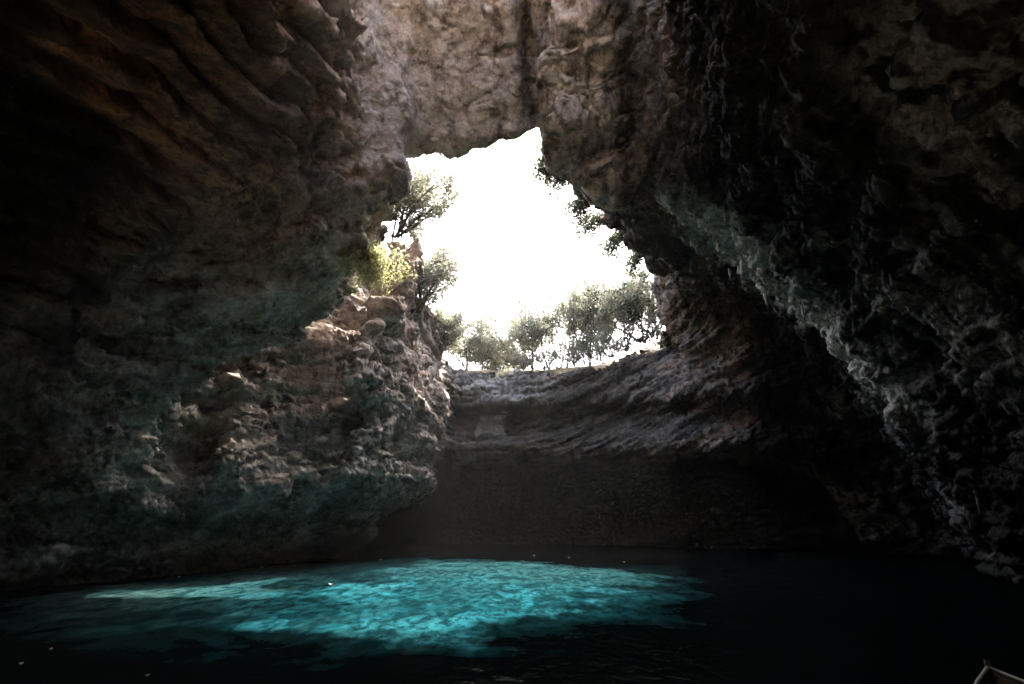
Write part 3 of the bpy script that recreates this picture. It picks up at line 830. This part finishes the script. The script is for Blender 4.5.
def hanging_plant(name, p, n, length, seed, label, m, group, size=0.06, strands=9, dens=11, out=0.7):
    """a tuft of drooping stems rooted in the rock at p"""
    rng = np.random.RandomState(seed); g = Geo(); tips = []
    for k in range(strands):
        q = Vector((0, 0, 0)) - n*0.08; d = (n*out*2 + Vector(rng.normal(size=3))*0.55 + Vector((0, 0, 0.25))).normalized()
        pts = [q.copy()]; ln = length*(0.5+0.5*rng.rand())
        for i in range(7):
            d = (d + Vector((0, 0, -0.28)) + Vector(rng.normal(size=3))*0.10).normalized(); q = q + d*ln/7; pts.append(q.copy())
            tips.append(tuple(q))
        g.path(pts, [0.016*(1-0.1*i) for i in range(8)], 4)
    root = empty(name, p); tag(root, label, "plant", group)
    g.build("stems", M_BARK, root)
    v, f = leaves(tips, dens, 0.26*length/1.2, size, rng); mesh_obj("foliage", v, f, m, root)
    return root

GR = "plants hanging from the right edge of the roof opening"
spots = [((2.3, 25.6), 1.2, "topmost plant hanging from the right edge of the roof opening"),
         ((3.2, 26.9), 1.0, "small wispy plant second from the top on the right opening edge"),
         ((4.6, 29.5), 1.3, "wispy plant halfway down the right edge of the roof opening"),
         ((6.3, 32.0), 1.7, "big dense plant hanging low on the right edge of the roof opening"),
         ((7.1, 33.8), 1.5, "plant just below the dense one on the right opening edge"),
         ((8.1, 36.5), 1.4, "lowest plant on the right opening edge above the jamb")]
for k, ((x, y), ln, lb) in enumerate(spots):
    h_ = hit((x-3.5, y, 16.9), (1, 0.05, -0.02))
    if h_: hanging_plant("hanging_plant", h_[0], (h_[1]*0.6 + Vector((-0.6, -0.1, 0.1))).normalized(), ln*1.6, 300+k, lb, M_LEAFD, GR, size=0.075, strands=15, dens=22, out=1.0)
h_ = hit((-3.0, 30, 17.3), (0, -1, 0))
if h_: hanging_plant("hanging_plant", h_[0], h_[1], 0.9, 320, "thin wisp of plant under the upper left corner of the roof opening", M_LEAFD, "plants hanging from the lip of the arch", size=0.05, strands=5, dens=14)
def drip_stone(x, y, ln, seed, lb):
    h_ = hit((x, y, 1.0), (0, 0, 1))
    if not h_: return
    rng = np.random.RandomState(seed); v, f = [], []; n = 9; ks = 9
    for k in range(ks+1):
        t = k/ks; r = ln*0.17*(1-t)**0.75*(1+0.25*rng.normal()*(1-t)) + 0.008
        for i in range(n):
            a = 2*math.pi*i/n
            rr = r*(1+0.22*math.sin(3*a+seed)+0.1*rng.normal())
            v.append((rr*math.cos(a)+0.05*ln*t*math.sin(seed), rr*math.sin(a), 0.25-t*(ln+0.25)))
    for k in range(ks):
        for i in range(n):
            j_ = (i+1) % n; f.append((k*n+i, k*n+j_, (k+1)*n+j_, (k+1)*n+i))
    o = mesh_obj("stalactite", np.array(v), np.array(f), M_DRIP, smooth=True); o.location = h_[0]
    tag(o, lb, "stalactite", "stalactites under the right hand overhang")
M_DRIP = plain("dripstone", (0.08, 0.075, 0.065), (0.26, 0.25, 0.22), 5, 0.6, (1, 1, 0.25))
for k, (x, y, ln, lb) in enumerate([(9.2, 33.0, 1.3, "stalactite farthest in, hanging beside the dark undercut of the far cliff"), (10.3, 30.5, 0.9, "short stalactite next in front of the innermost one under the right overhang"),
        (11.3, 29.0, 1.5, "longest stalactite under the right hand overhang"), (12.2, 27.5, 1.0, "thin stalactite just in front of the longest one on the right"),
        (13.0, 26.0, 1.2, "stalactite under the painted pale wash of the right slab"), (14.2, 24.6, 0.8, "short stalactite low on the right slab near the water"),
        (15.3, 23.0, 0.9, "stalactite nearest to the camera, low on the right slab")]):
    drip_stone(x, y, ln*0.6, 400+k, lb)

# pale leaves floating on the lake
M_PETAL = plain("pale_leaf", (0.42, 0.40, 0.34), (0.66, 0.64, 0.58), 20, 0.7)
def floating_leaf(x, y, size, seed, lb, grp=None):
    rng = np.random.RandomState(seed); v, f = [], []; n = 7; a0 = rng.rand()*6.28
    for i in range(n):
        t = i/(n-1); wd = size*0.36*math.sin(math.pi*min(max(t, 0.03), 0.97))**0.8; zc = 0.02+0.35*size*(2*t-1)**2
        for sgn, dz in ((-1, 0.22*size), (0, 0.0), (1, 0.22*size)):
            px_, py_ = size*(t-.5), sgn*wd
            v.append((px_*math.cos(a0)-py_*math.sin(a0), px_*math.sin(a0)+py_*math.cos(a0), zc+dz*math.sin(math.pi*t)))
    for i in range(n-1):
        for c in (0, 1): f.append((i*3+c, i*3+c+1, (i+1)*3+c+1, (i+1)*3+c))
    o = mesh_obj("floating_leaf", np.array(v), np.array(f), M_PETAL, smooth=True); o.location = (x, y, 0.0)
    tag(o, lb, "leaf", grp)
GP = "pale leaves floating on the dark lake"
floating_leaf(-6.1, 24.3, 0.20, 1, "large curled white leaf floating in the sunlit turquoise water", GP)
for k, (x, y, sz, lb) in enumerate([(-8.4, 13.4, .10, "small pale leaf floating near the left front of the dark water"), (-8.1, 12.2, .09, "pale leaf floating at the lower left, nearest to the camera"),
        (-5.6, 11.4, .08, "tiny pale leaf floating on the dark water in the left foreground"), (-12.5, 27.0, .14, "pale leaf floating beside the thin tip of the sunlit patch at left"),
        (-11.0, 31.5, .16, "pale leaf floating under the left wall near its dark undercut"), (-6.6, 36.0, .2, "pale leaf floating at the back left edge of the sunlit water"),
        (1.2, 39.0, .22, "pale leaf floating at the far middle edge of the sunlit water"), (3.0, 37.5, .2, "pale leaf floating near the far right of the sunlit water"),
        (5.4, 34.5, .18, "pale leaf floating at the right tip of the sunlit water"), (10.1, 13.2, .16, "pale leaf floating on black water by the right edge above the boat")]):
    floating_leaf(x, y, sz, 10+k, lb, GP)

# small wooden rowing boat, only its bow reaches into view
def rowing_boat():
    root = empty("rowing_boat", (5.0, 6.75, 0.0)); root.rotation_euler = (0, 0, R(-16))
    tag(root, "bow of a dark wooden rowing boat with pale rim at lower right", "boat")
    m1 = plain("dark_planks", (0.02, 0.018, 0.016), (0.07, 0.06, 0.05), 4, 0.6, (6, 0.6, 6)); m2 = plain("worn_rim", (0.025, 0.023, 0.02), (0.06, 0.055, 0.05), 7, 0.7)
    L_, n, ks = 3.8, 20, 7
    def sec(t):                                         # t 0 stern .. 1 bow: half beam, keel height, rim height, y
        hb_ = 0.66*(1-max(0, (t-.42)/.58)**2.3)*(0.82+0.18*min(1, t/.3)); return max(hb_, 0.015), -0.14+0.42*max(0, t-.72)**2*4, 0.40+0.30*t**2.2, (t-.5)*L_
    for inner, nm in ((0, "hull"), (0.035, "inner_planking")):
        v, f = [], []
        for i in range(n+1):
            hb_, kz, rz_, y = sec(i/n); hb_ = max(hb_-inner, 0.008)
            for k in range(-ks, ks+1):
                u = abs(k)/ks; v.append((math.copysign(hb_*u**0.55, k), y*(1-inner*.6), kz+inner+(rz_-kz-inner)*u**2.0))
        w_ = 2*ks+1
        for i in range(n):
            for k in range(w_-1): f.append((i*w_+k, i*w_+k+1, (i+1)*w_+k+1, (i+1)*w_+k))
        mesh_obj(nm, np.array(v), np.array(f), m1, root, True)
    g = Geo()
    for sg in (-1, 1):
        g.path([(sg*sec(i/n)[0], sec(i/n)[3], sec(i/n)[2]+0.012) for i in range(n+1)], [0.03]*(n+1), 6)
    g.build("rim", m2, root)
    g = Geo(); g.tube((0, L_/2-.03, 0.16), (0, L_/2+.03, 0.80), 0.04, 0.035, 6); g.build("stem_post", m1, root)
    for t in (0.28, 0.56):
        hb_, kz, rz_, y = sec(t); g = Geo(); b_ = hb_*0.93
        for dz in (0.26, 0.29):
            for xx_, yy_ in ((-b_, y-.12), (b_, y-.12), (b_, y+.12), (-b_, y+.12)): g.v.append((xx_, yy_, dz))
        g.f += [(0, 1, 2, 3), (4, 7, 6, 5), (0, 4, 5, 1), (1, 5, 6, 2), (2, 6, 7, 3), (3, 7, 4, 0)]
        g.build("seat", m1, root, False)
rowing_boat()

# the bush that catches the sun on the left buttress
h_ = hit((0, 24.1, 11.9), (-1, 0.0, 0.0))
if h_:
    p, n = h_
    hanging_plant("cliff_bush", p, n, 2.0, 330, "bright yellow green bush catching the sun on the left rock buttress", M_LEAFY, None, size=0.07, strands=12, dens=40, out=0.4)

# ------------------------------------------------------------------ hazy air
hb = [(x, y, z) for x in (-66, 66) for y in (-14, 124) for z in (-6, 32)]
hm, hnt, hout = mat("haze_air")
pv = hnt.nodes.new("ShaderNodeVolumePrincipled")
pv.inputs["Color"].default_value = (0.95, 0.97, 1.0, 1); pv.inputs["Density"].default_value = 0.00012; pv.inputs["Anisotropy"].default_value = 0.4
hnt.links.new(pv.outputs[0], hout.inputs["Volume"])
tag(mesh_obj("haze", np.array(hb), np.array([(0, 1, 3, 2), (4, 6, 7, 5), (0, 4, 5, 1), (2, 3, 7, 6), (0, 2, 6, 4), (1, 5, 7, 3)]), hm),
    "thin bright haze in the air around the roof opening", kind="stuff")

# ------------------------------------------------------------------ camera, sky and sun
cam_d = bpy.data.cameras.new("camera"); cam_d.sensor_width = 36; cam_d.lens = 24.0
cam_d.clip_end = 3000; cam_d.clip_start = 0.05
cam = bpy.data.objects.new("camera", cam_d); COL.objects.link(cam)
cam.location = (0, 0, 2.5); cam.rotation_euler = (R(90+13.8), 0, 0)
SC.camera = cam

SUN = Vector((0.10, 0.625, 1.0)).normalized()         # towards the sun: high, ahead and a little to the right
el = math.asin(SUN.z); az = math.atan2(SUN.x, SUN.y)
w = bpy.data.worlds.new("World"); SC.world = w; w.use_nodes = True
nt = w.node_tree; bg = nt.nodes["Background"]
sky = nt.nodes.new("ShaderNodeTexSky"); sky.sky_type = 'NISHITA'; sky.sun_disc = False
sky.sun_elevation = el; sky.sun_rotation = az; sky.dust_density = 7.0; sky.air_density = 1.0
nt.links.new(sky.outputs[0], bg.inputs[0]); bg.inputs[1].default_value = 0.15
sd = bpy.data.lights.new("sun", 'SUN'); sd.energy = 3.0; sd.angle = R(0.9); sd.color = (1.0, 0.94, 0.85)
so = bpy.data.objects.new("sun", sd); COL.objects.link(so)
so.rotation_euler = SUN.to_track_quat('Z', 'Y').to_euler()

vs = SC.view_settings
vs.view_transform = 'Standard'; vs.look = 'None'; vs.gamma = 1.0; vs.exposure = 3.75; vs.use_curve_mapping = False
cy = SC.cycles
cy.use_denoising = True
cy.max_bounces = 10; cy.diffuse_bounces = 5; cy.glossy_bounces = 3; cy.transmission_bounces = 4
cy.caustics_reflective = False; cy.caustics_refractive = False
cy.sample_clamp_indirect = 4.0
